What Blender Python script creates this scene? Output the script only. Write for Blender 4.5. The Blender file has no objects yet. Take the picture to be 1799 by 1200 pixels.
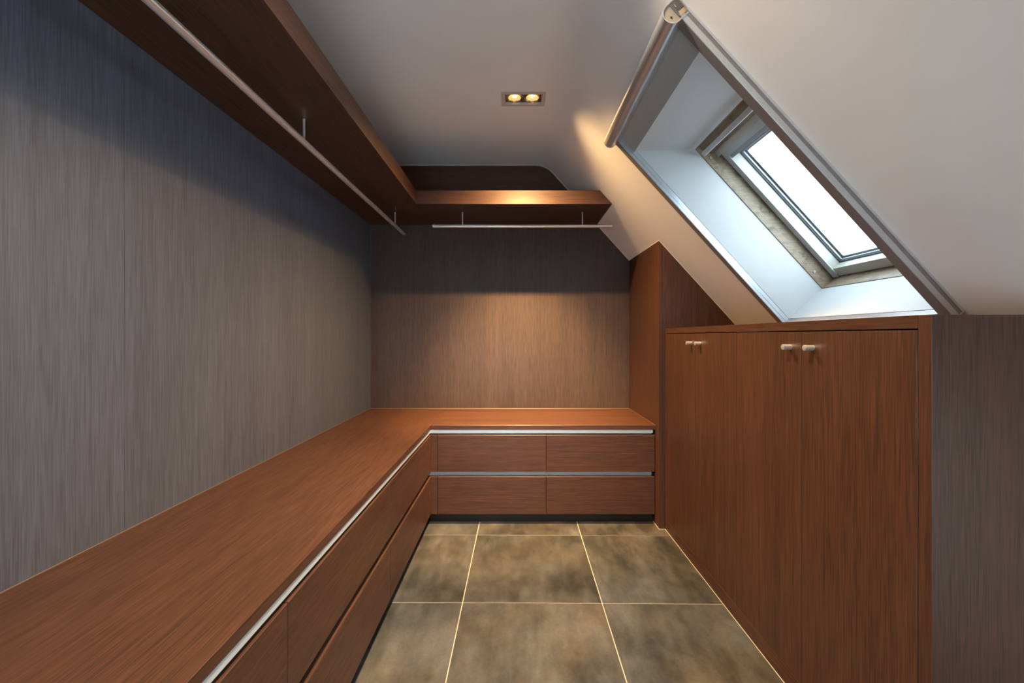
import bpy, bmesh, math, random
from mathutils import Vector

random.seed(7)
S = bpy.context.scene
COL = S.collection

# ------------------------------------------------------------------ camera
H = 1.15                       # eye height
FPX = 724.0                    # focal length in pixels of a 1799 px wide frame
cam = bpy.data.cameras.new('camera')
cam.sensor_fit = 'HORIZONTAL'
cam.sensor_width = 36.0
cam.lens = 36.0 * FPX / 1799.0
cam.shift_x = -(905.5 - 899.5) / 1799.0
cam.shift_y = (590.5 - 600.0) / 1799.0
cam.clip_start = 0.02
cam_o = bpy.data.objects.new('camera', cam)
cam_o.location = (0, 0, H)
cam_o.rotation_euler = (math.pi / 2, 0, 0)
COL.objects.link(cam_o)
S.camera = cam_o

# ------------------------------------------------------------------ world: bright overcast sky
W = bpy.data.worlds.new('overcast_sky')
W.use_nodes = True
bg = W.node_tree.nodes['Background']
bg.inputs['Color'].default_value = (0.68, 0.86, 1.0, 1)
bg.inputs['Strength'].default_value = 6.2
S.world = W

LAMP_W = (100.0, 54.0, 20.0)    # spill of each halogen spot: back, middle, rear fitting
BEAM_W = (245.0, 70.0, 30.0)      # narrow beam of each spot, turned towards the back wall
LAMP_COL = ((1.0, 0.60, 0.24), (1.0, 0.78, 0.54), (1.0, 0.78, 0.54))

S.view_settings.view_transform = 'Standard'
S.view_settings.look = 'None'
S.view_settings.exposure = 0.78
S.view_settings.gamma = 1.0
S.view_settings.use_curve_mapping = False

# ------------------------------------------------------------------ main measures (metres)
XL = -1.0897                   # left wall face
YB = 3.10                      # back wall face
YU = 3.045                     # face of the panel above the shelf
YR = -1.10                     # rear wall, behind the camera
ZC = 2.413                     # flat ceiling
XK = 1.60                      # knee wall on the right
XBENCH = -0.5163               # front of the left bench
YBENCH = 2.517                 # front of the back bench
ZTOP = 0.606                   # bench top
XPART = 0.8552                 # tall partition side face
YPART = 2.454                  # tall partition front face
XCAB = 0.892                   # cupboard front face
YCAB = 0.8823                  # cupboard end face
ZCAB = 1.196                   # cupboard top
SL = 1.10                      # fall of the sloped ceiling
SB = 2.66                      # z = SB - SL*x
NL = math.hypot(1, SL)
NX, NZ = SL / NL, 1 / NL       # outward normal of the slope
TX, TZ = 1 / NL, -SL / NL      # down-slope direction
N0 = SB / NL


def slope_x(z):
    return (SB - z) / SL


def P(u, t, n):                # skylight space: y, down-slope, outwards
    return (TX * t + NX * (n + N0), u, TZ * t + NZ * (n + N0))


# ------------------------------------------------------------------ materials
def new_mat(name):
    m = bpy.data.materials.new(name)
    m.use_nodes = True
    nt = m.node_tree
    for n in list(nt.nodes):
        nt.nodes.remove(n)
    out = nt.nodes.new('ShaderNodeOutputMaterial')
    b = nt.nodes.new('ShaderNodeBsdfPrincipled')
    nt.links.new(b.outputs[0], out.inputs[0])
    return m, nt, b


def nd(nt, typ, **kw):
    n = nt.nodes.new(typ)
    for k, v in kw.items():
        setattr(n, k, v)
    return n


def mapped(nt, scale, rnd=0.0):
    tc = nd(nt, 'ShaderNodeTexCoord')
    mp = nd(nt, 'ShaderNodeMapping')
    mp.inputs['Scale'].default_value = scale
    nt.links.new(tc.outputs['Object'], mp.inputs['Vector'])
    if rnd:
        oi = nd(nt, 'ShaderNodeObjectInfo')
        mu = nd(nt, 'ShaderNodeMath', operation='MULTIPLY')
        mu.inputs[1].default_value = rnd
        nt.links.new(oi.outputs['Random'], mu.inputs[0])
        cx = nd(nt, 'ShaderNodeCombineXYZ')
        for i in range(3):
            nt.links.new(mu.outputs[0], cx.inputs[i])
        nt.links.new(cx.outputs[0], mp.inputs['Location'])
    return mp.outputs[0]


def ramp(nt, src, stops):
    r = nd(nt, 'ShaderNodeValToRGB')
    el = r.color_ramp.elements
    while len(el) < len(stops):
        el.new(0.5)
    for e, (p, c) in zip(el, stops):
        e.position = p
        e.color = (c[0], c[1], c[2], 1) if not isinstance(c, (int, float)) else (c, c, c, 1)
    nt.links.new(src, r.inputs[0])
    return r.outputs[0]


def noise(nt, vec, scale=1.0, detail=2.0, rough=0.5):
    n = nd(nt, 'ShaderNodeTexNoise')
    n.inputs['Scale'].default_value = scale
    n.inputs['Detail'].default_value = detail
    n.inputs['Roughness'].default_value = rough
    nt.links.new(vec, n.inputs['Vector'])
    return n.outputs['Fac']


WOOD_DARK = (0.031, 0.0112, 0.0056)
WOOD_LIGHT = (0.088, 0.0345, 0.0182)


WALL_DARK = (0.046, 0.0515, 0.067)  # left wall veneer: blue-grey tint stands for cool daylight sheen
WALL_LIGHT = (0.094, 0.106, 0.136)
BACK_DARK = (0.034, 0.0215, 0.0175)  # back wall veneer: greyed in colour for its cooler light
BACK_LIGHT = (0.074, 0.049, 0.041)


def wood(axis, name, dark=WOOD_DARK, light=WOOD_LIGHT, ior=1.5):
    m, nt, b = new_mat(name)
    k = 'xyz'.index(axis)
    fine = [330.0] * 3
    fine[k] = 9.0
    mid = [70.0] * 3
    mid[k] = 1.6
    broad = [9.0] * 3
    broad[k] = 0.5
    f = noise(nt, mapped(nt, fine, 37.0), 1.0, 2.0, 0.6)
    g = noise(nt, mapped(nt, mid, 37.0), 1.0, 2.0, 0.5)
    h = noise(nt, mapped(nt, broad, 37.0), 1.0, 2.0, 0.5)
    a = nd(nt, 'ShaderNodeMath', operation='MULTIPLY_ADD')
    a.inputs[1].default_value = 0.62
    nt.links.new(f, a.inputs[0])
    a2 = nd(nt, 'ShaderNodeMath', operation='MULTIPLY')
    a2.inputs[1].default_value = 0.22
    nt.links.new(g, a2.inputs[0])
    nt.links.new(a2.outputs[0], a.inputs[2])
    a3 = nd(nt, 'ShaderNodeMath', operation='MULTIPLY_ADD')
    a3.inputs[1].default_value = 0.16
    nt.links.new(h, a3.inputs[0])
    nt.links.new(a.outputs[0], a3.inputs[2])
    mid_c = tuple((x + y) / 2 for x, y in zip(dark, light))
    c = ramp(nt, a3.outputs[0], [(0.37, dark), (0.5, mid_c), (0.63, light)])
    nt.links.new(c, b.inputs['Base Color'])
    r = ramp(nt, f, [(0.3, 0.50), (0.7, 0.42)])
    nt.links.new(r, b.inputs['Roughness'])
    b.inputs['Specular IOR Level'].default_value = 0.5
    b.inputs['IOR'].default_value = ior
    b.inputs['Coat Weight'].default_value = 0.04
    b.inputs['Coat Roughness'].default_value = 0.16
    bp = nd(nt, 'ShaderNodeBump')
    bp.inputs['Strength'].default_value = 0.10
    bp.inputs['Distance'].default_value = 0.0006
    nt.links.new(f, bp.inputs['Height'])
    nt.links.new(bp.outputs[0], b.inputs['Normal'])
    return m


def plaster(name, col):
    m, nt, b = new_mat(name)
    v = mapped(nt, (1, 1, 1))
    n = noise(nt, v, 3.0, 3.0, 0.6)
    c = ramp(nt, n, [(0.3, tuple(x * 0.96 for x in col)), (0.7, col)])
    nt.links.new(c, b.inputs['Base Color'])
    b.inputs['Roughness'].default_value = 0.62
    b.inputs['Specular IOR Level'].default_value = 0.35
    n2 = noise(nt, v, 160.0, 3.0, 0.6)
    bp = nd(nt, 'ShaderNodeBump')
    bp.inputs['Strength'].default_value = 0.12
    bp.inputs['Distance'].default_value = 0.002
    nt.links.new(n2, bp.inputs['Height'])
    nt.links.new(bp.outputs[0], b.inputs['Normal'])
    return m


def plain(name, col, rough=0.5, metal=0.0, spec=0.5, var=0.06, scale=40.0):
    m, nt, b = new_mat(name)
    n = noise(nt, mapped(nt, (1, 1, 1), 11.0), scale, 2.0, 0.5)
    c = ramp(nt, n, [(0.3, tuple(x * (1 - var) for x in col)), (0.7, tuple(min(1, x * (1 + var)) for x in col))])
    nt.links.new(c, b.inputs['Base Color'])
    b.inputs['Roughness'].default_value = rough
    b.inputs['Metallic'].default_value = metal
    b.inputs['Specular IOR Level'].default_value = spec
    return m


def brushed(name, col, axis, rough=0.3):
    m, nt, b = new_mat(name)
    sc = [700.0] * 3
    sc['xyz'.index(axis)] = 6.0
    n = noise(nt, mapped(nt, sc, 5.0), 1.0, 2.0, 0.6)
    r = ramp(nt, n, [(0.25, rough - 0.06), (0.75, rough + 0.08)])
    nt.links.new(r, b.inputs['Roughness'])
    c = ramp(nt, n, [(0.25, tuple(x * 0.9 for x in col)), (0.75, col)])
    nt.links.new(c, b.inputs['Base Color'])
    b.inputs['Metallic'].default_value = 0.72
    return m


def tile_mat():
    m, nt, b = new_mat('stone_tile')
    v = mapped(nt, (1, 1, 1), 53.0)
    n1 = noise(nt, v, 2.4, 6.0, 0.62)
    n2 = noise(nt, mapped(nt, (3, 1, 1), 31.0), 3.0, 6.0, 0.68)
    n3 = noise(nt, v, 90.0, 3.0, 0.6)
    mx = nd(nt, 'ShaderNodeMath', operation='MULTIPLY_ADD')
    mx.inputs[1].default_value = 0.38
    nt.links.new(n2, mx.inputs[0])
    m2 = nd(nt, 'ShaderNodeMath', operation='MULTIPLY_ADD')
    m2.inputs[1].default_value = 0.52
    nt.links.new(n1, m2.inputs[0])
    m3 = nd(nt, 'ShaderNodeMath', operation='MULTIPLY')
    m3.inputs[1].default_value = 0.10
    nt.links.new(n3, m3.inputs[0])
    nt.links.new(m3.outputs[0], m2.inputs[2])
    nt.links.new(m2.outputs[0], mx.inputs[2])
    c = ramp(nt, mx.outputs[0], [(0.38, (0.016, 0.0165, 0.016)), (0.46, (0.036, 0.036, 0.036)),
                                 (0.54, (0.062, 0.062, 0.062)), (0.63, (0.100, 0.100, 0.101))])
    hn = noise(nt, mapped(nt, (1, 1, 1), 17.0), 2.1, 4.0, 0.6)
    hc = ramp(nt, hn, [(0.35, (1.06, 0.93, 0.74)), (0.5, (0.96, 0.95, 0.90)), (0.65, (0.88, 0.94, 1.0))])
    hm = nd(nt, 'ShaderNodeMix', data_type='RGBA', blend_type='MULTIPLY')
    hm.inputs[0].default_value = 1.0
    nt.links.new(c, hm.inputs[6])
    nt.links.new(hc, hm.inputs[7])
    nt.links.new(hm.outputs[2], b.inputs['Base Color'])
    r = ramp(nt, n2, [(0.3, 0.34), (0.7, 0.46)])
    nt.links.new(r, b.inputs['Roughness'])
    bp = nd(nt, 'ShaderNodeBump')
    bp.inputs['Strength'].default_value = 0.08
    bp.inputs['Distance'].default_value = 0.002
    nt.links.new(n2, bp.inputs['Height'])
    nt.links.new(bp.outputs[0], b.inputs['Normal'])
    return m


def pine_mat(axis):
    m, nt, b = new_mat('weathered_pine_' + axis)
    sc = [120.0] * 3
    sc['xyz'.index(axis)] = 5.0
    n = noise(nt, mapped(nt, sc, 13.0), 1.0, 3.0, 0.6)
    d = noise(nt, mapped(nt, (1, 1, 1), 13.0), 14.0, 5.0, 0.7)
    c1 = ramp(nt, n, [(0.3, (0.17, 0.115, 0.070)), (0.7, (0.27, 0.205, 0.135))])  # pine base darkened to offset the bright sky, weathering blotches follow
    c2 = ramp(nt, d, [(0.34, (0.34, 0.30, 0.26)), (0.5, (1, 1, 1))])
    mx = nd(nt, 'ShaderNodeMix', data_type='RGBA', blend_type='MULTIPLY')
    mx.inputs[0].default_value = 0.75
    nt.links.new(c1, mx.inputs[6])
    nt.links.new(c2, mx.inputs[7])
    nt.links.new(mx.outputs[2], b.inputs['Base Color'])
    b.inputs['Roughness'].default_value = 0.55
    return m


def glass_mat():
    m = bpy.data.materials.new('window_glass')
    m.use_nodes = True
    nt = m.node_tree
    for n in list(nt.nodes):
        nt.nodes.remove(n)
    out = nd(nt, 'ShaderNodeOutputMaterial')
    tr = nd(nt, 'ShaderNodeBsdfTransparent')
    d = noise(nt, mapped(nt, (1, 1, 1), 3.0), 9.0, 5.0, 0.7)
    c = ramp(nt, d, [(0.30, (0.86, 0.90, 0.92)), (0.42, (0.97, 0.985, 0.99))])
    nt.links.new(c, tr.inputs['Color'])
    gl = nd(nt, 'ShaderNodeBsdfGlossy')
    gl.inputs['Roughness'].default_value = 0.02
    mx = nd(nt, 'ShaderNodeMixShader')
    mx.inputs[0].default_value = 0.04
    nt.links.new(tr.outputs[0], mx.inputs[1])
    nt.links.new(gl.outputs[0], mx.inputs[2])
    nt.links.new(mx.outputs[0], out.inputs[0])
    return m


def glow_mat(name, col, strength):
    m, nt, b = new_mat(name)
    b.inputs['Base Color'].default_value = (0.55, 0.36, 0.14, 1)
    b.inputs['Emission Color'].default_value = (*col, 1)
    b.inputs['Emission Strength'].default_value = strength
    return m


WZ, WX, WY = wood('z', 'veneer_grain_vertical'), wood('x', 'veneer_grain_crosswise'), wood('y', 'veneer_grain_lengthwise')
WALLV = wood('z', 'daylight_tinted_wall_veneer', WALL_DARK, WALL_LIGHT, 1.7)
BACKV = wood('z', 'brown_wall_veneer', BACK_DARK, BACK_LIGHT, 1.5)
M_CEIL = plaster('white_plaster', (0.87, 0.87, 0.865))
M_REVEAL = plaster('dimmed_reveal_plaster', (0.43, 0.425, 0.413))  # white plaster given a mid-grey base to hold down the skylight glare
M_ALU = plain('satin_aluminium', (0.50, 0.53, 0.55), 0.38, 1.0, var=0.03)
M_ALUP = plain('aluminium_grip_profile', (0.62, 0.68, 0.71), 0.42, 0.35, var=0.02)
M_BLINDM = plain('silver_blind_metal', (0.58, 0.61, 0.64), 0.30, 0.7, var=0.02)
M_RAILD = plain('mauve_grey_blind_rail', (0.20, 0.185, 0.19), 0.40, 0.15, var=0.03)
M_FABRIC = plain('grey_blind_fabric', (0.40, 0.43, 0.42), 0.85, var=0.08, scale=300.0)
M_STEELX = brushed('brushed_steel_x', (0.80, 0.78, 0.75), 'x', 0.30)
M_STEELY = brushed('brushed_steel_y', (0.80, 0.78, 0.75), 'y', 0.30)
M_STEELZ = brushed('brushed_steel_z', (0.80, 0.78, 0.75), 'z', 0.30)
M_BLACK = plain('black_plinth', (0.008, 0.009, 0.011), 0.35)
M_DARK = plain('dark_gap', (0.012, 0.010, 0.009), 0.7)
M_GROUT = plain('tan_grout', (0.40, 0.345, 0.26), 0.9, var=0.10, scale=60)
M_TILE = tile_mat()
M_SEAL = plain('pale_sealant', (0.78, 0.76, 0.73), 0.6)
M_SEALB = plain('brown_sealant', (0.12, 0.075, 0.055), 0.5)
M_PINEY, M_PINEX = pine_mat('y'), pine_mat('x')
M_SASH = plain('painted_sash', (0.38, 0.36, 0.31), 0.45, var=0.05, scale=12)  # sash and trim tones darkened to offset the bright sky
M_SASHA = plain('grey_sash_trim', (0.30, 0.33, 0.35), 0.4, 0.3, var=0.04)
M_GASKET = plain('rubber_gasket', (0.09, 0.10, 0.11), 0.6)
M_WHITEBAR = plain('pale_window_trim', (0.44, 0.465, 0.475), 0.35, var=0.02)
M_GLASS = glass_mat()
M_HOUSE = plain('lamp_housing', (0.20, 0.15, 0.10), 0.5, 0.2)
M_LTRIM = plain('lamp_trim', (0.55, 0.50, 0.43), 0.5, var=0.05)
M_CHROME = plain('lamp_ring', (0.75, 0.72, 0.66), 0.18, 1.0, var=0.02)
M_BULB = glow_mat('halogen_bulb', (1.0, 0.80, 0.46), 8.0)
M_REFL = glow_mat('lit_reflector', (1.0, 0.58, 0.18), 0.35)


# ------------------------------------------------------------------ builders
def tag(o, label=None, cat=None, group=None, kind=None):
    if label:
        o['label'] = label
    if cat:
        o['category'] = cat
    if group:
        o['group'] = group
    if kind:
        o['kind'] = kind
    return o


def wpos(o):
    p = Vector((0, 0, 0))
    while o is not None:
        p += Vector(o.location)
        o = o.parent
    return p


def empty(name, loc, parent=None):
    o = bpy.data.objects.new(name, None)
    o.empty_display_size = 0.05
    COL.objects.link(o)
    o.location = Vector(loc) - wpos(parent)
    o.parent = parent
    return o


def link_bm(name, bm, mat, parent=None, smooth=False, origin=None):
    bmesh.ops.recalc_face_normals(bm, faces=bm.faces)
    vs = [v.co.copy() for v in bm.verts]
    if origin is None:
        lo = Vector([min(v[i] for v in vs) for i in range(3)])
        hi = Vector([max(v[i] for v in vs) for i in range(3)])
        origin = Vector(((lo.x + hi.x) / 2, (lo.y + hi.y) / 2, lo.z))
    origin = Vector(origin)
    for v in bm.verts:
        v.co -= origin
    me = bpy.data.meshes.new(name)
    if smooth:
        for f in bm.faces:
            f.smooth = True
    bm.to_mesh(me)
    bm.free()
    me.materials.append(mat)
    o = bpy.data.objects.new(name, me)
    COL.objects.link(o)
    o.location = origin - wpos(parent)
    o.parent = parent
    if smooth:
        md = o.modifiers.new('edges', 'EDGE_SPLIT')
        md.split_angle = math.radians(35)
    return o


def add_box(bm, x0, x1, y0, y1, z0, z1):
    v = [bm.verts.new(c) for c in ((x0, y0, z0), (x1, y0, z0), (x1, y1, z0), (x0, y1, z0),
                                   (x0, y0, z1), (x1, y0, z1), (x1, y1, z1), (x0, y1, z1))]
    for f in ((0, 3, 2, 1), (4, 5, 6, 7), (0, 1, 5, 4), (1, 2, 6, 5), (2, 3, 7, 6), (3, 0, 4, 7)):
        bm.faces.new([v[i] for i in f])


def bevel(bm, w, seg=1):
    if w > 0:
        bmesh.ops.bevel(bm, geom=list(bm.edges), offset=w, segments=seg, affect='EDGES', profile=0.5)


def box(name, x0, x1, y0, y1, z0, z1, mat, parent=None, bev=0.0010):
    bm = bmesh.new()
    add_box(bm, x0, x1, y0, y1, z0, z1)
    bevel(bm, bev)
    return link_bm(name, bm, mat, parent)


def prism(name, pts, axis, a0, a1, mat, parent=None, bev=0.0, smooth=False):
    """polygon in the plane across axis, extruded from a0 to a1"""
    bm = bmesh.new()

    def co(p, a):
        return {'x': (a, p[0], p[1]), 'y': (p[0], a, p[1]), 'z': (p[0], p[1], a)}[axis]
    A = [bm.verts.new(co(p, a0)) for p in pts]
    B = [bm.verts.new(co(p, a1)) for p in pts]
    bm.faces.new(A)
    bm.faces.new(B[::-1])
    n = len(pts)
    for i in range(n):
        bm.faces.new((A[i], A[(i + 1) % n], B[(i + 1) % n], B[i]))
    bevel(bm, bev)
    return link_bm(name, bm, mat, parent, smooth)


def add_sbox(bm, u0, u1, t0, t1, n0, n1, t0b=None, t1b=None):
    """box in skylight space; t0b / t1b are the t limits at n1"""
    t0b = t0 if t0b is None else t0b
    t1b = t1 if t1b is None else t1b
    v = [bm.verts.new(P(*c)) for c in ((u0, t0, n0), (u1, t0, n0), (u1, t1, n0), (u0, t1, n0),
                                       (u0, t0b, n1), (u1, t0b, n1), (u1, t1b, n1), (u0, t1b, n1))]
    for f in ((0, 3, 2, 1), (4, 5, 6, 7), (0, 1, 5, 4), (1, 2, 6, 5), (2, 3, 7, 6), (3, 0, 4, 7)):
        bm.faces.new([v[i] for i in f])


def sbox(name, u0, u1, t0, t1, n0, n1, mat, parent=None, bev=0.0008, **kw):
    bm = bmesh.new()
    add_sbox(bm, u0, u1, t0, t1, n0, n1, **kw)
    bevel(bm, bev)
    return link_bm(name, bm, mat, parent)


def tube(name, a, b, r, mat, parent=None, seg=24, bev=0.0, prof=None):
    """round bar from a to b; prof = list of (distance share, radius)"""
    bm = bmesh.new()
    a, b = Vector(a), Vector(b)
    d = (b - a).normalized()
    s = d.orthogonal().normalized()
    t = d.cross(s)
    if prof is None:
        L = (b - a).length
        prof = [(0, r - bev), (bev / L, r), (1 - bev / L, r), (1, r - bev)] if bev else [(0, r), (1, r)]
    rings = []
    for q, rr in prof:
        c = a.lerp(b, q)
        rings.append([bm.verts.new(c + (s * math.cos(2 * math.pi * i / seg) + t * math.sin(2 * math.pi * i / seg)) * rr)
                      for i in range(seg)])
    for k in range(len(rings) - 1):
        for i in range(seg):
            j = (i + 1) % seg
            bm.faces.new((rings[k][i], rings[k][j], rings[k + 1][j], rings[k + 1][i]))
    bm.faces.new(rings[0][::-1])
    bm.faces.new(rings[-1])
    return link_bm(name, bm, mat, parent, smooth=True)


def struct(o):
    o['kind'] = 'structure'
    return o


# ------------------------------------------------------------------ floor with tiles
floor = struct(box('floor', XL - 0.1, XK + 0.1, YR - 0.1, YB + 0.1, -0.06, -0.0022, M_GROUT, bev=0))
TW, GAP, ROT = 0.602, 0.0042, -0.0085
bm = bmesh.new()
add_box(bm, -(TW - GAP) / 2, (TW - GAP) / 2, -(TW - GAP) / 2, (TW - GAP) / 2, -0.010, 0.0)
bevel(bm, 0.0009)
tile0 = link_bm('tile', bm, M_TILE, None, origin=(0, 0, 0))
tile_me = tile0.data
bpy.data.objects.remove(tile0)
cr, sr = math.cos(ROT), math.sin(ROT)
fw = wpos(floor)
for i in range(-2, 4):
    for j in range(-6, 3):
        cx = 0.0753 + i * TW
        cy = 2.0779 + j * TW
        dx, dy = cx - 0.0753, cy - 2.0779
        wx, wy = 0.0753 + dx * cr - dy * sr, 2.0779 + dx * sr + dy * cr
        if wx < XL - 0.2 or wx > XK + 0.25 or wy < YR - 0.25 or wy > YB + 0.25:
            continue
        o = bpy.data.objects.new('tile', tile_me)
        COL.objects.link(o)
        o.parent = floor
        o.location = Vector((wx, wy, 0)) - fw
        o.rotation_euler = (0, 0, ROT)

# ------------------------------------------------------------------ walls
wall_left = struct(box('wall_left', XL - 0.16, XL - 0.018, YR, YB + 0.14, 0, ZC + 0.05, M_CEIL, bev=0))
wall_left['label'] = 'left wall clad in tall dark veneer panels'
edges = [YR, -0.801, 0.174, 1.1487, 2.1237, YB]
for a, b in zip(edges[:-1], edges[1:]):
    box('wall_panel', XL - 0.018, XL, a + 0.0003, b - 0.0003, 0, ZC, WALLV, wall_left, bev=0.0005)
wall_back = struct(box('wall_back', XL - 0.018, XK + 0.1, YB + 0.018, YB + 0.14, 0, ZC + 0.05, M_CEIL, bev=0))
wall_back['label'] = 'back wall clad in dark vertical grain veneer'
pts = [(XL + 0.0005, 0), (slope_x(0.9), 0), (slope_x(0.9), 0.9), (slope_x(2.2), 2.2), (0.1, ZC), (XL + 0.0005, ZC)]
prism('wall_panel', pts, 'y', YB, YB + 0.018, BACKV, wall_back)
WX0, WX1, WZ0, WZ1 = -1.0, 0.15, 0.10, 1.15     # added low window behind the camera, brings fill daylight to the ceiling
wall_rear = struct(empty('wall_rear', (0, YR, 0)))
for a in ((XL - 0.16, WX0, 0, ZC + 0.05), (WX1, XK + 0.1, 0, ZC + 0.05), (WX0, WX1, 0, WZ0), (WX0, WX1, WZ1, ZC + 0.05)):
    box('wall_section', a[0], a[1], YR - 0.12, YR, a[2], a[3], M_CEIL, wall_rear, 0)
w2 = struct(empty('added_window_2', ((WX0 + WX1) / 2, YR - 0.06, WZ0)))
w2['label'] = 'added wide low white framed window in the rear wall for fill daylight'
wm = (WX0 + WX1) / 2
fw_ = 0.045
for a, b in ((WX0, wm), (wm, WX1)):
    box('frame_post', a + 0.001, a + fw_, YR - 0.09, YR - 0.03, WZ0 + 0.001, WZ1 - 0.001, M_WHITEBAR, w2)
    box('frame_post', b - fw_, b - 0.001, YR - 0.09, YR - 0.03, WZ0 + 0.001, WZ1 - 0.001, M_WHITEBAR, w2)
    box('frame_rail', a + fw_, b - fw_, YR - 0.09, YR - 0.03, WZ0 + 0.001, WZ0 + fw_, M_WHITEBAR, w2)
    box('frame_rail', a + fw_, b - fw_, YR - 0.09, YR - 0.03, WZ1 - fw_, WZ1 - 0.001, M_WHITEBAR, w2)
    box('pane', a + fw_, b - fw_, YR - 0.063, YR - 0.057, WZ0 + fw_, WZ1 - fw_, M_GLASS, w2, 0)
KY0, KY1, KZ0, KZ1 = -1.04, -0.30, 0.06, 0.84    # added unseen knee wall window, fill daylight for left wall and ceiling
wall_right = struct(empty('wall_right', (XK, 0, 0)))
for a in ((YR, KY0, 0, 1.0), (KY1, YB + 0.018, 0, 1.0), (KY0, KY1, 0, KZ0), (KY0, KY1, KZ1, 1.0)):
    box('wall_section', XK, XK + 0.12, a[0], a[1], a[2], a[3], M_CEIL, wall_right, 0)
w3 = struct(empty('added_window_3', (XK + 0.06, (KY0 + KY1) / 2, KZ0)))
w3['label'] = 'added low white framed window in the knee wall for fill daylight'
box('frame_post', XK + 0.03, XK + 0.09, KY0 + 0.001, KY0 + fw_, KZ0 + 0.001, KZ1 - 0.001, M_WHITEBAR, w3)
box('frame_post', XK + 0.03, XK + 0.09, KY1 - fw_, KY1 - 0.001, KZ0 + 0.001, KZ1 - 0.001, M_WHITEBAR, w3)
box('frame_rail', XK + 0.03, XK + 0.09, KY0 + fw_, KY1 - fw_, KZ0 + 0.001, KZ0 + fw_, M_WHITEBAR, w3)
box('frame_rail', XK + 0.03, XK + 0.09, KY0 + fw_, KY1 - fw_, KZ1 - fw_, KZ1 - 0.001, M_WHITEBAR, w3)
box('pane', XK + 0.057, XK + 0.063, KY0 + fw_, KY1 - fw_, KZ0 + fw_, KZ1 - fw_, M_GLASS, w3, 0)

# ------------------------------------------------------------------ ceiling: flat part, rounded bend, slope with skylight opening
TF = 0.083
xc = slope_x(ZC)
half = math.atan(SL) / 2
RAD = TF / math.tan(half)
prof = [(XL - 0.05, ZC), (-0.0555, ZC), (xc - TF, ZC)]
cx0, cz0 = xc - TF, ZC - RAD
for k in range(1, 13):
    a = 2 * half * k / 12
    prof.append((cx0 + RAD * math.sin(a), cz0 + RAD * math.cos(a)))
BEND_LAST = len(prof) - 1
T_TOP, T_BOT = -1.118, -0.040          # skylight opening along the slope
U_N, U_F = 1.238, 1.956                # and across it
for t in (T_TOP, T_BOT):
    p = P(0, t, 0)
    prof.append((p[0], p[2]))
prof.append((XK + 0.1, SB - SL * (XK + 0.1)))
LAMP_Y = [2.197, 1.03, -0.09]
LH = (0.0465, 0.098)                   # half depth of the lamp opening (y), half width (x)
ys = [YR - 0.05]
for ly in reversed(LAMP_Y):
    ys += [ly - LH[0], ly + LH[0]]
ys += [U_N, U_F, YB + 0.018]
ys = sorted(ys)
bm = bmesh.new()
grid = [[bm.verts.new((x, y, z)) for y in ys] for (x, z) in prof]
for i in range(len(prof) - 1):
    for j in range(len(ys) - 1):
        ym = (ys[j] + ys[j + 1]) / 2
        if i == 1 and any(abs(ym - ly) < LH[0] for ly in LAMP_Y):
            continue
        if i == BEND_LAST + 1 and U_N < ym < U_F:
            continue
        f = bm.faces.new((grid[i][j], grid[i][j + 1], grid[i + 1][j + 1], grid[i + 1][j]))
        if 2 <= i <= BEND_LAST:
            f.smooth = True
LAMP_X0, LAMP_X1 = prof[1][0], prof[2][0]
ceiling = struct(link_bm('ceiling', bm, M_CEIL, None))
ceiling['label'] = 'white plaster ceiling bending into the attic slope'

TF_TOP, TF_BOT, ND = -0.934, -0.0393, 0.212


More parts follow.
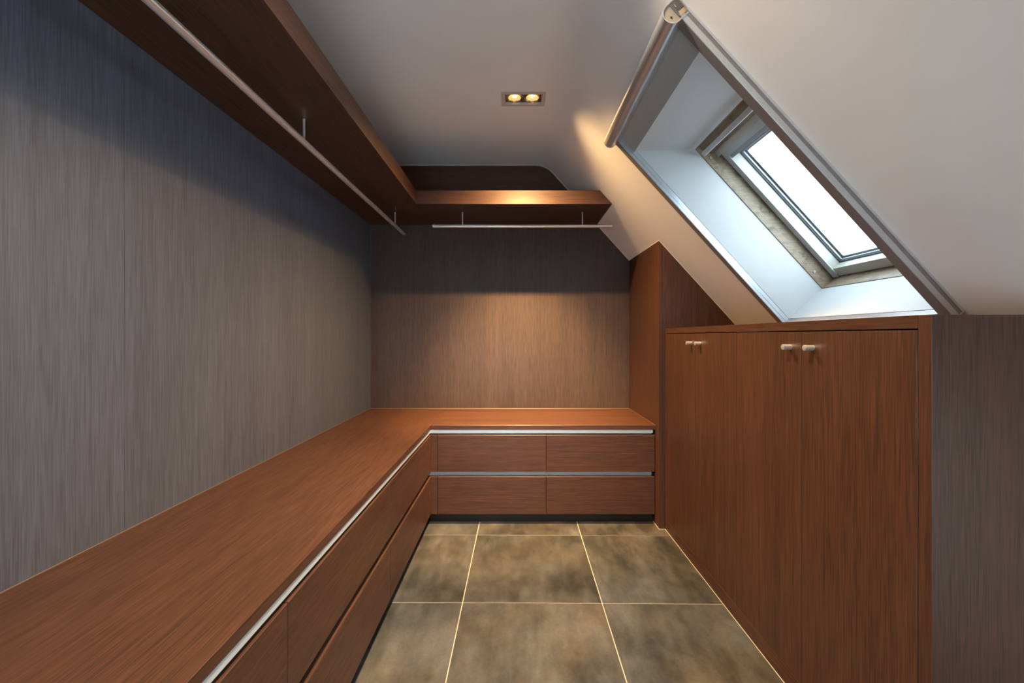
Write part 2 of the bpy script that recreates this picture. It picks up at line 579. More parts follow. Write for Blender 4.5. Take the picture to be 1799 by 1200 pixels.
def roof_window(U_N, U_F, win_name, trim_name, what):
    # skylight reveal: four plastered faces, 22 cm deep, top one level, built as thick boards
    TF_TOP, TF_BOT, ND = -0.934, -0.0393, 0.212
    reveal = struct(empty(trim_name, P((U_N + U_F) / 2, T_BOT, 0)))
    reveal['label'] = 'white plastered reveal around ' + what
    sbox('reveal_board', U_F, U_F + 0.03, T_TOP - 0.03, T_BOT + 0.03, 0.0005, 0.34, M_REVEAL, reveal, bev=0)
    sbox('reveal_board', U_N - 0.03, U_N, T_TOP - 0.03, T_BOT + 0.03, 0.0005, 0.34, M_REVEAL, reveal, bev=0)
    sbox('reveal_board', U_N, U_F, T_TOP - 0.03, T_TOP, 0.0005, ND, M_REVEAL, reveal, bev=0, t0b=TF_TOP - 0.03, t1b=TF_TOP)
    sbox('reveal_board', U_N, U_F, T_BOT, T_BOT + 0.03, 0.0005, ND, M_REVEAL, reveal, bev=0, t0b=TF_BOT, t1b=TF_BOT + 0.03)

    # ------------------------------------------------------------------ roof window
    win = struct(empty(win_name, P((U_N + U_F) / 2, TF_BOT, ND)))
    win['label'] = what + ', pine framed'
    NS, NG = 0.290, 0.345                   # front of sash, glass
    ST, SBm = -0.836, -0.043                # sash outer limits along the slope
    fr = empty('frame', P((U_N + U_F) / 2, TF_BOT, ND), win)
    # timber frame members with a step (groove) in the side facing the opening
    for (u0, u1, uu) in ((U_F - 0.004, U_F + 0.045, -1), (U_N - 0.045, U_N + 0.004, 1)):
        sbox('frame_side', u0, u1, T_TOP + 0.12, TF_BOT + 0.05, ND, 0.2425, M_PINEX, fr)
        d = 0.0035
        sbox('frame_side', u0 + (d if uu < 0 else -0), u1 - (0 if uu < 0 else d), T_TOP + 0.12, TF_BOT + 0.05, 0.2435, NS + 0.075, M_PINEX, fr)
    sbox('frame_sill', U_N, U_F, TF_BOT - 0.003, TF_BOT + 0.05, ND, 0.2425, M_PINEY, fr)
    sbox('frame_sill', U_N, U_F, TF_BOT - 0.0, TF_BOT + 0.05, 0.2435, NS + 0.075, M_PINEY, fr)
    sbox('frame_head', U_N, U_F, TF_TOP - 0.03, TF_TOP + 0.004, ND + 0.004, NS + 0.06, M_PINEY, fr)
    sbox('frame_head', U_N, U_F, TF_TOP + 0.004, TF_TOP + 0.040, 0.234, NS + 0.06, M_PINEY, fr)
    sbox('frame_head', U_N, U_F, TF_TOP + 0.041, TF_TOP + 0.070, 0.250, NS + 0.06, M_PINEY, fr)
    sbox('frame_head', U_N, U_F, TF_TOP + 0.071, ST + 0.004, 0.268, NS + 0.06, M_SASH, fr)
    for tt in (-0.853, -0.125):
        for uu, s in ((U_F - 0.0035, -1), (U_N + 0.0035, 1)):
            c = Vector(P(uu, tt, 0.236))
            pl = tube('screw_cap', c - Vector((0, 0.004 * s * -1, 0)), c + Vector((0, 0.0016 * s, 0)), 0.0062, M_SASHA, fr, 20)
            tube('screw_head', c + Vector((0, 0.0012 * s, 0)), c + Vector((0, 0.0022 * s, 0)), 0.0038, M_GASKET, fr, 16)
    # white ventilation bar below the head
    vb = empty('ventilation_bar', P(U_F - 0.02, -0.888, 0.2), win)
    sbox('bar', U_N + 0.02, U_F - 0.022, -0.9005, -0.8765, 0.205, 0.219, M_WHITEBAR, vb, bev=0.003)
    for uu in (U_N + 0.14, (U_N + U_F) / 2, U_F - 0.14):
        sbox('bar_mount', uu - 0.012, uu + 0.012, -0.896, -0.884, 0.215, 0.236, M_WHITEBAR, vb)
    # sash
    sash = empty('sash', P((U_N + U_F) / 2, SBm, NS), win)
    SU0, SU1 = U_N + 0.006, U_F - 0.006
    IN = 0.030                              # width of the stiles as seen from inside
    GT, GB = -0.784, -0.088
    sbox('stile', SU1 - IN, SU1, ST, SBm, NS, NG - 0.012, M_SASH, sash)
    sbox('stile', SU0, SU0 + IN, ST, SBm, NS, NG - 0.012, M_SASH, sash)
    sbox('top_rail', SU0 + IN, SU1 - IN, ST, GT, NS, NG - 0.012, M_SASHA, sash)
    sbox('bottom_rail', SU0 + IN, SU1 - IN, GB, SBm, NS, NG - 0.012, M_SASH, sash)
    # trim strip on the room side of the sash
    sbox('trim_strip', SU1 - IN - 0.001, SU1 + 0.001, ST - 0.001, SBm, NS - 0.006, NS, M_WHITEBAR, sash)
    sbox('trim_strip', SU0 - 0.001, SU0 + IN + 0.001, ST - 0.001, SBm, NS - 0.006, NS, M_WHITEBAR, sash)
    sbox('trim_strip', SU0 + IN + 0.001, SU1 - IN - 0.001, ST - 0.001, GT - 0.02, NS - 0.006, NS, M_WHITEBAR, sash)
    # gasket + spacer frames around the glass
    for k, (e0, e1, n0, n1, mt) in enumerate(((-0.004, 0.0060, NG - 0.012, NG - 0.006, M_GASKET), (-0.004, 0.0125, NG - 0.006, NG, M_WHITEBAR),
                                              (-0.004, 0.0205, NG + 0.006, NG + 0.016, M_SASHA))):
        a0, a1, b0, b1 = SU0 + IN, SU1 - IN, GT, GB
        nm = ('gasket', 'glazing_bead', 'spacer')[k]
        sbox(nm, a1 - e1, a1 - e0, b0, b1, n0, n1, mt, sash, bev=0)
        sbox(nm, a0 + e0, a0 + e1, b0, b1, n0, n1, mt, sash, bev=0)
        sbox(nm, a0 + e1, a1 - e1, b0 + e0, b0 + e1, n0, n1, mt, sash, bev=0)
        sbox(nm, a0 + e1, a1 - e1, b1 - e1, b1 - e0, n0, n1, mt, sash, bev=0)
    sbox('outer_sash', SU1 - IN + 0.004, SU1 + 0.05, ST - 0.05, SBm + 0.05, NG - 0.012, NG + 0.03, M_GASKET, sash, bev=0)
    sbox('outer_sash', SU0 - 0.05, SU0 + IN - 0.004, ST - 0.05, SBm + 0.05, NG - 0.012, NG + 0.03, M_GASKET, sash, bev=0)
    sbox('outer_sash', SU0, SU1, ST - 0.05, GT - 0.004 + 0.008, NG - 0.0119, NG + 0.03, M_GASKET, sash, bev=0)
    sbox('outer_sash', SU0, SU1, GB - 0.004, SBm + 0.05, NG - 0.0119, NG + 0.03, M_GASKET, sash, bev=0)
    sbox('pane', SU0 + IN - 0.004, SU1 - IN + 0.004, GT - 0.004, GB + 0.004, NG, NG + 0.006, M_GLASS, win, bev=0)


roof_window(U_N, U_F, 'window_1', 'trim_1', 'the roof window above the low cupboard')
# ------------------------------------------------------------------ roller blind over the skylight
blind = empty('roller_blind', P((U_N + U_F) / 2, T_BOT + 0.02, 0))
tag(blind, 'silver roller blind with round cassette and side rails around the roof window', 'roller blind')
BY0, BY1 = 1.200, 1.992
RW, RP = 0.036, 0.034
# cassette: D-shaped section, round to the room, flat on the slope
cc = (0.4574, 2.089)
ct = TX * cc[0] + TZ * cc[1] - 0.0
cn = NX * cc[0] + NZ * cc[1] - N0
CR = 0.029


def dshape(r, inset=0.0):
    pts = []
    for k in range(19):
        a = math.pi * k / 18
        pts.append((ct + r * math.cos(a), cn - r * math.sin(a)))
    pts += [(ct - r, -0.0 - inset), (ct + r, -0.0 - inset)]
    return [(P(0, t, n)[0], P(0, t, n)[2]) for t, n in pts]


prism('cassette', dshape(CR, 0.0006), 'y', BY0 + 0.004, BY1 - 0.004, M_BLINDM, blind, smooth=True)
ring = dshape(CR + 0.0008, 0.0006)
inner = dshape(CR - 0.0022, 0.003)
for y0, y1 in ((BY0 - 0.002, BY0 + 0.004), (BY1 - 0.004, BY1)):
    bm = bmesh.new()
    A = [bm.verts.new((x, y0, z)) for x, z in ring]
    B = [bm.verts.new((x, y0, z)) for x, z in inner]
    C = [bm.verts.new((x, y1, z)) for x, z in ring]
    D = [bm.verts.new((x, y1, z)) for x, z in inner]
    n = len(A)
    for i in range(n):
        j = (i + 1) % n
        bm.faces.new((A[i], A[j], B[j], B[i]))
        bm.faces.new((A[i], C[i], C[j], A[j]))
        bm.faces.new((C[i], D[i], D[j], C[j]))
        bm.faces.new((B[i], B[j], D[j], D[i]))
    link_bm('end_rim', bm, M_BLINDM, blind)
cap = prism('end_cap', dshape(CR - 0.0022, 0.003), 'y', BY0 + 0.0005, BY0 + 0.0039, plain('cap_grey', (0.27, 0.235, 0.195), 0.5), blind)
prism('end_cap', dshape(CR - 0.0022, 0.003), 'y', BY1 - 0.0039, BY1 - 0.0005, plain('cap_grey_far', (0.27, 0.235, 0.195), 0.5), blind)


def capbit(name, t0, t1, n0, n1, y0, y1, mat):
    bm = bmesh.new()
    add_sbox(bm, y0, y1, ct + t0, ct + t1, cn + n0, cn + n1)
    bevel(bm, 0.0006)
    return link_bm(name, bm, mat, cap)


# dark mounting bracket and clip screws behind the open end of the cassette
capbit('bracket_plate', -0.024, 0.006, 0.012, 0.040, BY0 - 0.0012, BY0 + 0.0005, plain('bracket_steel', (0.16, 0.16, 0.15), 0.4, 0.7))
capbit('bracket_edge', -0.022, 0.022, 0.008, 0.0125, BY0 - 0.003, BY0 + 0.0005, M_GASKET)
capbit('bracket_tab', 0.008, 0.022, 0.015, 0.034, BY0 - 0.0022, BY0 + 0.0005, plain('bracket_tab', (0.50, 0.38, 0.25), 0.4, 0.4))
capbit('clip', 0.014, 0.0245, 0.010, 0.0145, BY0 - 0.004, BY0 + 0.0005, M_CHROME)
capbit('clip', -0.016, -0.006, 0.016, 0.020, BY0 - 0.004, BY0 + 0.0005, M_CHROME)
c = Vector(P(BY0, ct + 0.006, cn - 0.010))
tube('screw_hole', c - Vector((0, 0.0006, 0)), c + Vector((0, 0.0012, 0)), 0.0032, M_DARK, cap, 16)
# side rails: folded channel with a groove
TR0, TR1 = ct + 0.018, T_BOT + 0.011


def rail(y0, y1, outer):
    """outer = sign of the side turned away from the opening"""
    r = empty('guide_rail', P((y0 + y1) / 2, TR1, 0), blind)
    sbox('rail_body', y0, y1, TR0, TR1, -RP, -0.0006, M_BLINDM, r, bev=0.0012)
    sbox('rail_face', y0 + 0.0015, y1 - 0.0015, TR0, TR1, -RP - 0.0012, -RP + 0.0005, M_RAILD, r, bev=0.0005)
    if outer < 0:
        sbox('rail_lip', y0 - 0.004, y0, TR0, TR1, -0.008, -0.0006, M_BLINDM, r, bev=0.0005)
        sbox('rail_groove', y0 - 0.0015, y0 + 0.001, TR0, TR1, -0.0165, -0.0085, M_RAILD, r, bev=0.0003)
        sbox('rail_end', y0 - 0.002, y1 + 0.001, TR1, TR1 + 0.003, -RP, -0.0006, M_BLINDM, r, bev=0.0005)
    else:
        sbox('rail_lip', y1, y1 + 0.004, TR0, TR1, -0.008, -0.0006, M_BLINDM, r, bev=0.0005)
        sbox('rail_bead', y0 - 0.0012, y0 + 0.0006, TR0, TR1, -RP, -RP + 0.003, M_WHITEBAR, r, bev=0.0003)
        sbox('rail_groove', y0 - 0.0008, y0 + 0.0006, TR0, TR1, -0.020, -0.017, M_ALU, r, bev=0.0002)
    return r


rail(BY0, BY0 + RW, -1)
rail(BY1 - RW, BY1, 1)
br = empty('bottom_rail', P((BY0 + BY1) / 2, T_BOT + 0.02, 0), blind)
sbox('rail_body', BY0 + RW, BY1 - RW, T_BOT + 0.001, TR1, -0.022, -0.0006, M_RAILD, br, bev=0.001)
sbox('rail_bead', BY0 + RW, BY1 - RW, T_BOT + 0.0005, T_BOT + 0.004, -0.0235, -0.021, M_WHITEBAR, br, bev=0.0004)
sbox('rail_bead', BY0 + RW, BY1 - RW, TR1 - 0.004, TR1 - 0.0005, -0.0235, -0.021, M_WHITEBAR, br, bev=0.0004)
sbox('fabric', BY0 + RW, BY1 - RW, ct + 0.012, T_TOP + 0.001, -0.010, -0.0085, M_FABRIC, blind, bev=0)

# ------------------------------------------------------------------ recessed twin spotlights
def downlight(ly, label, watt, col, beam):
    lx = (LAMP_X0 + LAMP_X1) / 2
    d = empty('ceiling_spotlight', (lx, ly, ZC))
    tag(d, label, 'ceiling light', 'twin spotlights recessed in the ceiling')
    x0, x1, y0, y1 = LAMP_X0, LAMP_X1, ly - LH[0], ly + LH[0]
    dp = 0.075
    bm = bmesh.new()
    for a in ((x0 - 0.004, x0, y0 - 0.004, y1 + 0.004), (x1, x1 + 0.004, y0 - 0.004, y1 + 0.004),
              (x0, x1, y0 - 0.004, y0), (x0, x1, y1, y1 + 0.004)):
        add_box(bm, *a, ZC + 0.0005, ZC + dp)
    add_box(bm, x0 - 0.004, x1 + 0.004, y0 - 0.004, y1 + 0.004, ZC + dp, ZC + dp + 0.004)
    link_bm('housing', bm, M_HOUSE, d)
    # thin plaster-in frame, slightly proud of the ceiling
    bm = bmesh.new()
    w, q = 0.020, 0.0011
    for a in ((x0 - w, x0, y0 - w, y1 + w), (x1, x1 + w * 0.9, y0 - w, y1 + w), (x0, x1, y0 - w, y0), (x0, x1, y1, y1 + w)):
        add_box(bm, *a, ZC - q, ZC - 0.0001)
    link_bm('plaster_frame', bm, plain('patched_plaster', (0.56, 0.53, 0.49), 0.7), d)
    bm = bmesh.new()
    w = 0.0022
    for a in ((x0, x0 + w, y0, y1), (x1 - w, x1, y0, y1), (x0 + w, x1 - w, y0, y0 + w), (x0 + w, x1 - w, y1 - w, y1)):
        add_box(bm, *a, ZC - 0.0016, ZC + 0.012)
    link_bm('inner_rim', bm, M_LTRIM, d)
    # plate that carries both lamps
    for s in (-1, 1):
        cx = lx + s * 0.0475
        cz = ZC + 0.0075
        la = empty('lamp', (cx, ly, cz), d)
        ringp = []
        bm = bmesh.new()
        seg = 32
        profile = [(0.0445, 0.004), (0.0445, -0.001), (0.0425, -0.0035), (0.0395, -0.001), (0.0385, 0.003), (0.0365, 0.003), (0.0355, -0.0005), (0.0340, 0.004)]
        rr = [[bm.verts.new((cx + r * 0.96 * math.cos(2 * math.pi * i / seg), ly + r * 0.96 * math.sin(2 * math.pi * i / seg), cz + z))
               for i in range(seg)] for r, z in profile]
        for k in range(len(rr) - 1):
            for i in range(seg):
                j = (i + 1) % seg
                bm.faces.new((rr[k][i], rr[k][j], rr[k + 1][j], rr[k + 1][i]))
        link_bm('gimbal_ring', bm, M_CHROME, la, smooth=True)
        bm = bmesh.new()
        profile = [(0.0335, 0.0025), (0.029, 0.006), (0.022, 0.011), (0.010, 0.017)]
        rr = [[bm.verts.new((cx + r * math.cos(2 * math.pi * i / seg), ly + r * math.sin(2 * math.pi * i / seg), cz + z))
               for i in range(seg)] for r, z in profile]
        for k in range(len(rr) - 1):
            for i in range(seg):
                j = (i + 1) % seg
                bm.faces.new((rr[k][i], rr[k][j], rr[k + 1][j], rr[k + 1][i]))
        bm.faces.new(rr[-1])
        link_bm('reflector', bm, M_REFL, la, smooth=True)
        bm = bmesh.new()
        bmesh.ops.create_uvsphere(bm, u_segments=16, v_segments=10, radius=0.0100)
        for v in bm.verts:
            v.co = Vector((v.co.x, v.co.y, v.co.z * 0.6)) + Vector((cx, ly, cz + 0.008))
        link_bm('bulb', bm, M_BULB, la, smooth=True)
        for nm, w_, size, blend, tilt in (('spot_spill', watt, 134, 1.0, 0), ('spot_beam', beam, 62, 1.0, 19)):
            if w_ <= 0:
                continue
            lt = bpy.data.lights.new(nm, 'SPOT')
            lt.energy = w_
            lt.color = col
            lt.spot_size = math.radians(size)
            lt.spot_blend = blend
            lt.shadow_soft_size = 0.014
            lo = bpy.data.objects.new(nm, lt)
            COL.objects.link(lo)
            lo.parent = la
            lo.location = (0, 0, -0.003)
            lo.rotation_euler = (math.radians(tilt), 0, 0)
    bm = bmesh.new()
    add_box(bm, x0, x1, y0, y1, ZC + 0.060, ZC + 0.062)
    for a in ((x0 + 0.0022, x1 - 0.0022, y0 + 0.0022, ly - 0.0425), (x0 + 0.0022, x1 - 0.0022, ly + 0.0425, y1 - 0.0022),
              (x0 + 0.0022, lx - 0.0905, ly - 0.0425, ly + 0.0425), (lx + 0.0905, x1 - 0.0022, ly - 0.0425, ly + 0.0425),
              (lx - 0.0045, lx + 0.0045, ly - 0.0425, ly + 0.0425)):
        add_box(bm, *a, ZC + 0.0095, ZC + 0.0105)
    link_bm('carrier_plate', bm, M_HOUSE, d)
    return d


downlight(LAMP_Y[0], 'recessed twin spotlight glowing in the ceiling in front of the back shelf', LAMP_W[0], LAMP_COL[0], BEAM_W[0])
downlight(LAMP_Y[1], 'recessed twin spotlight in the ceiling beside the roof window', LAMP_W[1], LAMP_COL[1], BEAM_W[1])
downlight(LAMP_Y[2], 'recessed twin spotlight in the ceiling towards the rear wall', LAMP_W[2], LAMP_COL[2], BEAM_W[2])

# ------------------------------------------------------------------ L-shaped shelf along left and back wall
XS, YS, Z0, Z1 = -0.6263, 2.606, 1.986, 2.071
FT = 0.010
shelf = empty('wall_shelf', (XL, YB, Z0))
tag(shelf, 'thick dark veneer corner shelf running high along left and back walls', 'shelf')
box('shelf_board', XL + 0.0005, XS - FT, YR + 0.001, YB - 0.0005, Z0, Z1, WY, shelf, bev=0.0006)
pts = [(XS - FT + 0.0005, Z0), (slope_x(Z0) - 0.001, Z0), (slope_x(Z1) - 0.001, Z1), (XS - FT + 0.0005, Z1)]
prism('shelf_board', pts, 'y', YS + FT, YB - 0.0005, WX, shelf)
bm = bmesh.new()                       # fascia strips, mitred in the inner corner
A = [bm.verts.new(c) for c in ((XS, YR + 0.001, Z0), (XS - FT, YR + 0.001, Z0), (XS - FT, YS + FT, Z0), (XS, YS, Z0))]
B = [bm.verts.new(v.co + Vector((0, 0, Z1 - Z0))) for v in A]
bm.faces.new(A)
bm.faces.new(B[::-1])
for i in range(4):
    bm.faces.new((A[i], A[(i + 1) % 4], B[(i + 1) % 4], B[i]))
link_bm('fascia', bm, WY, shelf)
bm = bmesh.new()
e0, e1 = slope_x(Z0) - 0.001, slope_x(Z1) - 0.001
A = [bm.verts.new(c) for c in ((XS, YS, Z0), (XS - FT, YS + FT, Z0), (e0, YS + FT, Z0), (e0, YS, Z0))]
B = [bm.verts.new(c) for c in ((XS, YS, Z1), (XS - FT, YS + FT, Z1), (e1, YS + FT, Z1), (e1, YS, Z1))]
bm.faces.new(A)
bm.faces.new(B[::-1])
for i in range(4):
    bm.faces.new((A[i], A[(i + 1) % 4], B[(i + 1) % 4], B[i]))
link_bm('fascia', bm, WX, shelf)
# crosswise-grain panel between shelf and ceiling
up = [(XL + 0.012, Z1), (slope_x(Z1) - 0.002, Z1)]
arc = [(x, z) for x, z in prof[2:BEND_LAST + 1]][::-1]
up += [(x - 0.0012, z - 0.0015) for x, z in arc] + [(XL + 0.012, ZC - 0.0015)]
prism('upper_panel', up, 'y', YU, YB - 0.0005, WX, shelf)
box('upper_panel', XL + 0.0005, XL + 0.012, YR + 0.001, YB - 0.0006, Z1, ZC - 0.0015, WY, shelf, bev=0)


def bead(name, path, r, mat, parent=None):
    """small square sealant bead along a polyline"""
    bm = bmesh.new()
    rings = []
    for i, p in enumerate(path):
        p = Vector(p)
        a = Vector(path[max(0, i - 1)])
        b = Vector(path[min(len(path) - 1, i + 1)])
        d = (b - a).normalized()
        s = d.cross(Vector((0.31, 0.83, 0.46))).normalized()
        t = d.cross(s)
        rings.append([bm.verts.new(p + (s * math.cos(k * math.pi / 3) + t * math.sin(k * math.pi / 3)) * r) for k in range(6)])
    for k in range(len(rings) - 1):
        for i in range(6):
            j = (i + 1) % 6
            bm.faces.new((rings[k][i], rings[k][j], rings[k + 1][j], rings[k + 1][i]))
    bm.faces.new(rings[0][::-1])
    bm.faces.new(rings[-1])
    return link_bm(name, bm, mat, parent)


seal = struct(empty('trim_2', (0, YB, ZC)))
seal['label'] = 'pale sealant beads where plaster meets veneer'
bead('sealant_bead', [(XL + 0.012, YU - 0.001, ZC - 0.001)] + [(x, YU - 0.001, z - 0.001) for x, z in prof[2:BEND_LAST + 1]]
     + [(slope_x(Z1), YU - 0.001, Z1)], 0.0028, M_SEAL, seal)
bead('sealant_bead', [(slope_x(Z0), YS + 0.004, Z0 - 0.001), (slope_x(Z0), YB - 0.001, Z0 - 0.001)], 0.0022, M_SEAL, seal)
bead('sealant_bead', [(slope_x(Z0), YB, Z0), (XPART, YB, SB - SL * XPART)], 0.0022, M_SEAL, seal)
bead('sealant_bead', [(XPART, YB, SB - SL * XPART), (XPART, YPART, SB - SL * XPART)], 0.0022, M_SEAL, seal)
bead('sealant_bead', [(XPART, YPART, SB - SL * XPART), (slope_x(ZCAB), YPART, ZCAB)], 0.0022, M_SEAL, seal)
bead('sealant_bead', [(slope_x(ZCAB) - 0.002, YPART, ZCAB + 0.001), (slope_x(ZCAB) - 0.002, YCAB, ZCAB + 0.001)], 0.002, M_SEAL, seal)

# ------------------------------------------------------------------ clothes rails
RR = 0.0112
XR, ZR = -0.8148, 1.897
lr = empty('clothes_rail', (XR, 2.0, ZR))
tag(lr, 'long round steel clothes rail under the left wall run of the shelf', 'clothes rail', 'steel clothes rails')
tube('rod', (XR, -1.0, ZR), (XR, 3.01, ZR), RR + 0.0008, M_STEELY, lr, 32, 0.001)
for y in (-0.80, 0.388, 1.588, 2.789):
    tube('bracket', (XR, y, ZR + RR - 0.001), (XR, y, Z0 - 0.0002), 0.0048, M_STEELZ, lr, 16)
YRD, ZRB = 2.783, 1.893
brd = empty('clothes_rail', (0.05, YRD, ZRB))
tag(brd, 'short round steel clothes rail under the back wall run of the shelf', 'clothes rail', 'steel clothes rails')
tube('rod', (-0.559, YRD, ZRB), (0.6547, YRD, ZRB), RR, M_STEELX, brd, 32, 0.001)
for x in (-0.3575, 0.4517):
    tube('bracket', (x, YRD, ZRB + RR - 0.001), (x, YRD, Z0 - 0.0002), 0.0045, M_STEELZ, brd, 16)
tube('stud', (-0.548, YRD, ZRB + RR - 0.001), (-0.548, YRD, ZRB + RR + 0.006), 0.002, M_STEELZ, brd, 10)
tube('stud', (0.640, YRD, ZRB + RR - 0.001), (0.640, YRD, ZRB + RR + 0.006), 0.002, M_STEELZ, brd, 10)

# ------------------------------------------------------------------ tall partition at the end of the back bench
part = empty('partition', (XPART, YPART, 0))
tag(part, 'tall dark veneer partition between back bench and low cupboard, cut to the slope', 'partition')
zt = SB - SL * XPART
box('side_panel', XPART, XPART + 0.02, YPART, YB - 0.0006, 0.0, zt - 0.024, WZ, part, bev=0.0006)
pts = [(XPART + 0.0201, 0.0), (XK - 0.001, 0.0), (XK - 0.001, SB - SL * XK - 0.003), (XPART + 0.0201, SB - SL * (XPART + 0.0201) - 0.003)]
prism('front_panel', pts, 'y', YPART + 0.0004, YPART + 0.02, WZ, part)
# scribed upper edge of the side panel
pts = [(XPART, zt - 0.0242), (XPART + 0.02, zt - 0.0242), (XPART + 0.02, zt - SL * 0.02 - 0.001), (XPART, zt - 0.001)]
prism('scribed_edge', pts, 'y', YPART, YB - 0.0006, WZ, part)

# ------------------------------------------------------------------ bench: worktop, drawer units, plinths
ZB = 0.578                              # underside of worktop
D1T, D1B, D2T, D2B = 0.5455, 0.321, 0.291, 0.062
FTK = 0.019                             # thickness of drawer fronts
YEND = -0.60
top = empty('worktop', (XL, YB, ZB))
tag(top, 'brown veneer bench top running along left and back walls in an L', 'worktop')
box('top_board', XL + 0.0005, XBENCH, YEND, YB - 0.0005, ZB, ZTOP, WY, top, bev=0.0010)
box('top_board', XBENCH + 0.0004, XPART - 0.0005, YBENCH, YB - 0.0005, ZB, ZTOP, WX, top, bev=0.0010)
bead('sealant_bead', [(XL + 0.001, YEND, ZTOP), (XL + 0.001, YB - 0.001, ZTOP)], 0.0024, M_SEALB, top)
bead('sealant_bead', [(XL + 0.001, YB - 0.001, ZTOP), (XPART - 0.001, YB - 0.001, ZTOP)], 0.0022, M_SEALB, top)
bead('sealant_bead', [(XPART - 0.001, YB - 0.001, ZTOP), (XPART - 0.001, YBENCH, ZTOP)], 0.0016, M_SEALB, top)


def profile_pts(z1, z0, depth, lip):
    """grip profile section, (distance behind front, z): hanging lip in front (or none) and a hollow behind it"""
    h = z1 - z0
    if lip:
        pts = [(0.003, z1), (0.003, z1 - lip), (0.0042, z1 - lip - 0.0008), (0.006, z1 - lip)]
        pts += [(0.006, z1 - 0.006), (0.010, z1 - 0.003), (depth - 0.008, z1 - 0.003), (depth - 0.002, z1 - 0.007), (depth, z1 - 0.014)]
    else:
        pts = []
        for k in range(9):
            a = math.pi / 2 * k / 8
            pts.append((0.016 + (depth - 0.016) * math.sin(a), z1 - h * 0.45 * (1 - math.cos(a))))
    pts += [(depth, z0 - 0.006), (depth + 0.003, z0 - 0.006), (depth + 0.003, z1)]
    return pts


def drawer_unit(run, a0, a1, label, grp):
    """run 'left': a = y range, front at XBENCH; run 'back': a = x range, front at YBENCH"""
    g = 0.0012
    if run == 'left':
        u = empty('drawer_unit', ((XL + XBENCH) / 2, (a0 + a1) / 2, 0))
    else:
        u = empty('drawer_unit', ((a0 + a1) / 2, (YB + YBENCH) / 2, 0))
    tag(u, label, 'drawer unit', grp)

    def bx(name, d0, d1, b0, b1, z0, z1, mat, bev=0.0008):
        # d = distance behind the front plane, b = along the run
        if run == 'left':
            return box(name, XBENCH - d1, XBENCH - d0, b0, b1, z0, z1, mat, u, bev)
        return box(name, b0, b1, YBENCH + d0, YBENCH + d1, z0, z1, mat, u, bev)
    bx('carcass', 0.034, 0.55, a0 + 0.0005, a1 - 0.0005, 0.07, ZB - 0.0005, M_DARK, 0)
    grain = WY if run == 'left' else WX
    for zt_, zb_ in ((D1T, D1B), (D2T, D2B)):
        bx('drawer_front', 0.0, FTK, a0 + g, a1 - g, zb_, zt_, grain, 0.0012)
    for zt_, zb_, lip in ((ZB - 0.0004, D1T, 0.019), (D1B - 0.001, D2T, 0)):
        pp = profile_pts(zt_, zb_, 0.030, lip)
        if run == 'left':
            prism('grip_profile', [(XBENCH - d, z) for d, z in pp], 'y', a0 + 0.0006, a1 - 0.0006, M_ALUP, u, smooth=True)
        else:
            o = prism('grip_profile', [(YBENCH + d, z) for d, z in pp], 'x', a0 + 0.0006, a1 - (0.012 if a1 > 0.8 else 0.0006), M_ALUP, u, smooth=True)
    return u


GL = 'drawer units of the bench along the left wall'
GB_ = 'drawer units of the bench along the back wall'
drawer_unit('left', 1.703, 2.4765, 'two-drawer bench unit on the left wall next to the inner corner', GL)
drawer_unit('left', 0.9357, 1.703, 'two-drawer bench unit on the left wall, second from the inner corner', GL)
drawer_unit('left', 0.1685, 0.9357, 'two-drawer bench unit on the left wall, third from the inner corner', GL)
last_unit = drawer_unit('left', YEND + 0.0005, 0.1685, 'two-drawer bench unit closing the left bench towards the rear wall', GL)
drawer_unit('back', -0.4755, 0.1885, 'two-drawer bench unit of the back wall next to the inner corner', GB_)
drawer_unit('back', 0.1885, 0.8525, 'two-drawer bench unit of the back wall against the tall partition', GB_)
box('end_panel', XL + 0.03, XBENCH, YEND + 0.0, YEND + 0.0004, 0.0, ZB - 0.0005, WZ, last_unit, bev=0)
# inner corner: narrow filler strips
cf = empty('corner_filler', (XBENCH, YBENCH, 0))
tag(cf, 'narrow veneer filler strips closing the inner corner of the drawer bench', 'filler')
for zt_, zb_ in ((D1T, D1B), (D2T, D2B)):
    box('filler_strip', XBENCH + 0.0002, -0.4767, YBENCH, YBENCH + FTK, zb_, zt_, WX, cf, 0.0008)
    box('filler_strip', XBENCH - FTK, XBENCH, 2.4777, YBENCH + FTK, zb_, zt_, WY, cf, 0.0008)
for zt_, zb_, lip in ((ZB - 0.0004, D1T, 0.019), (D1B - 0.001, D2T, 0)):
    pp = profile_pts(zt_, zb_, 0.030, lip)
    prism('grip_profile', [(XBENCH - d, z) for d, z in pp], 'y', 2.4766, YBENCH + 0.033, M_ALUP, cf, smooth=True)
    prism('grip_profile', [(YBENCH + d, z) for d, z in pp], 'x', XBENCH - 0.033, -0.4756, M_ALUP, cf, smooth=True)
box('carcass', XBENCH - 0.20, -0.476, YBENCH + 0.035, YB - 0.05, 0.07, ZB - 0.0006, M_DARK, cf, 0)
# plinths
bl = struct(box('baseboard_left', XBENCH - 0.058, XBENCH - 0.041, YEND, YBENCH + 0.041, 0.0, 0.0700, M_BLACK, bev=0.0008))
bl['label'] = 'black plinth under the left bench'
bb = struct(box('baseboard_back', XBENCH - 0.0405, XPART - 0.001, YBENCH + 0.041, YBENCH + 0.058, 0.0, 0.0700, M_BLACK, bev=0.0008))
bb['label'] = 'black plinth under the back bench'

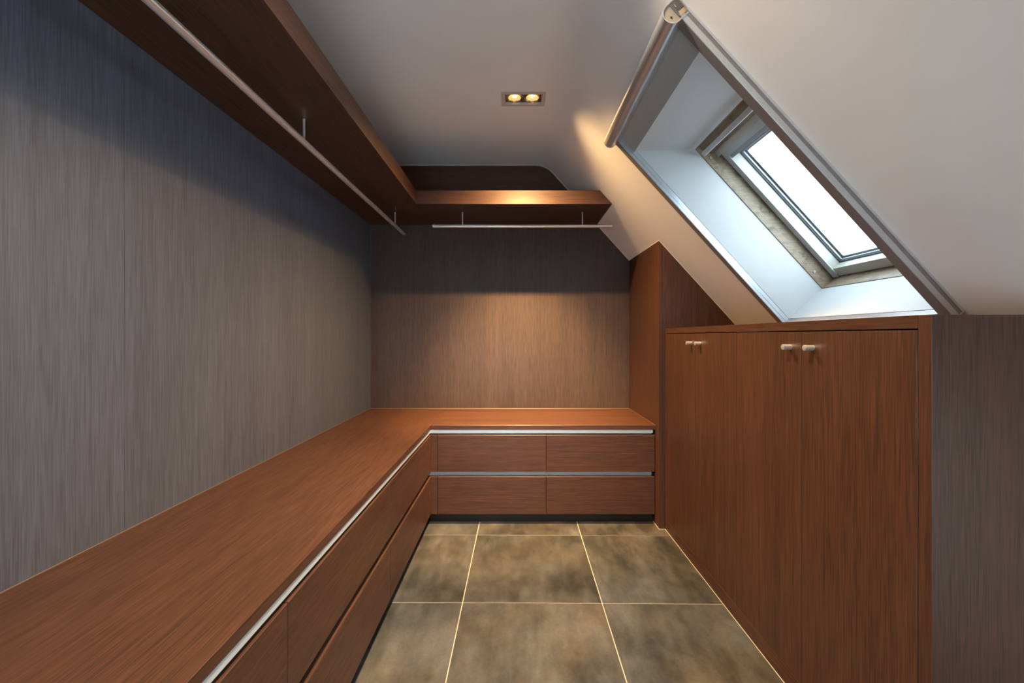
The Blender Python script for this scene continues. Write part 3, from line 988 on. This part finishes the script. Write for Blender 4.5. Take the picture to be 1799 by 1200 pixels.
# ------------------------------------------------------------------ low cupboard under the slope, four doors
cab = empty('low_cupboard', (XCAB, (YCAB + YPART) / 2, 0))
tag(cab, 'low red-brown veneer cupboard with four flush doors standing under the roof window', 'cupboard')
XE = XK - 0.002
YE = YPART - 0.0005
DB = 0.0625
DTOP = 1.166
DY = [0.914, 1.2865, 1.664, 2.043, 2.431]
# top board, cut back along the slope
prism('top_board', [(XCAB, DTOP + 0.001), (slope_x(DTOP) - 0.004, DTOP + 0.001), (slope_x(ZCAB) - 0.004, ZCAB), (XCAB, ZCAB)],
      'y', YCAB + 0.0312, YE, WY, cab)
pts = [(XCAB, 0.0), (XE, 0.0), (XE, SB - SL * XE - 0.004), (slope_x(ZCAB) - 0.004, ZCAB + 0.0002), (XCAB, ZCAB + 0.0002)]
prism('end_panel', pts, 'y', YCAB, YCAB + 0.031, WZ, cab, bev=0.0008)
box('far_stile', XCAB, XCAB + 0.02, DY[-1] + 0.0015, YE, 0.0, DTOP + 0.0005, WZ, cab, 0.0006)
box('plinth', XCAB - 0.0006, XCAB + 0.02, YCAB + 0.0312, DY[-1] + 0.001, 0.0, DB - 0.0015, WY, cab, 0.0010)
prism('carcass', [(XCAB + 0.024, 0.02), (XE - 0.02, 0.02), (XE - 0.02, 0.85), (slope_x(DTOP) - 0.03, DTOP - 0.004), (XCAB + 0.024, DTOP - 0.004)],
      'y', YCAB + 0.032, YE - 0.001, M_DARK, cab)
KN = [1.236, 1.336, 1.990, 2.088]
for k in range(4):
    d = box('door', XCAB + 0.0004, XCAB + 0.0205, DY[k] + 0.0009, DY[k + 1] - 0.0009, DB, DTOP - 0.0030, WZ, cab, 0.0008)
    z = 1.1145
    kn = tube('knob', (XCAB - 0.027, KN[k], z), (XCAB + 0.001, KN[k], z), 0.0088, M_STEELX, d, 28,
              prof=[(0.0, 0.0074), (0.03, 0.0088), (0.97, 0.0088), (1, 0.0088)])
bead('sealant_bead', [(XCAB - 0.001, YCAB + 0.002, 0.0008), (XCAB - 0.001, YPART - 0.001, 0.0008), (XPART + 0.001, YPART - 0.001, 0.0008),
                      (XPART - 0.0005, YPART + 0.004, 0.0008), (XPART - 0.0005, YBENCH + 0.05, 0.0008)], 0.0018, M_GROUT, floor)
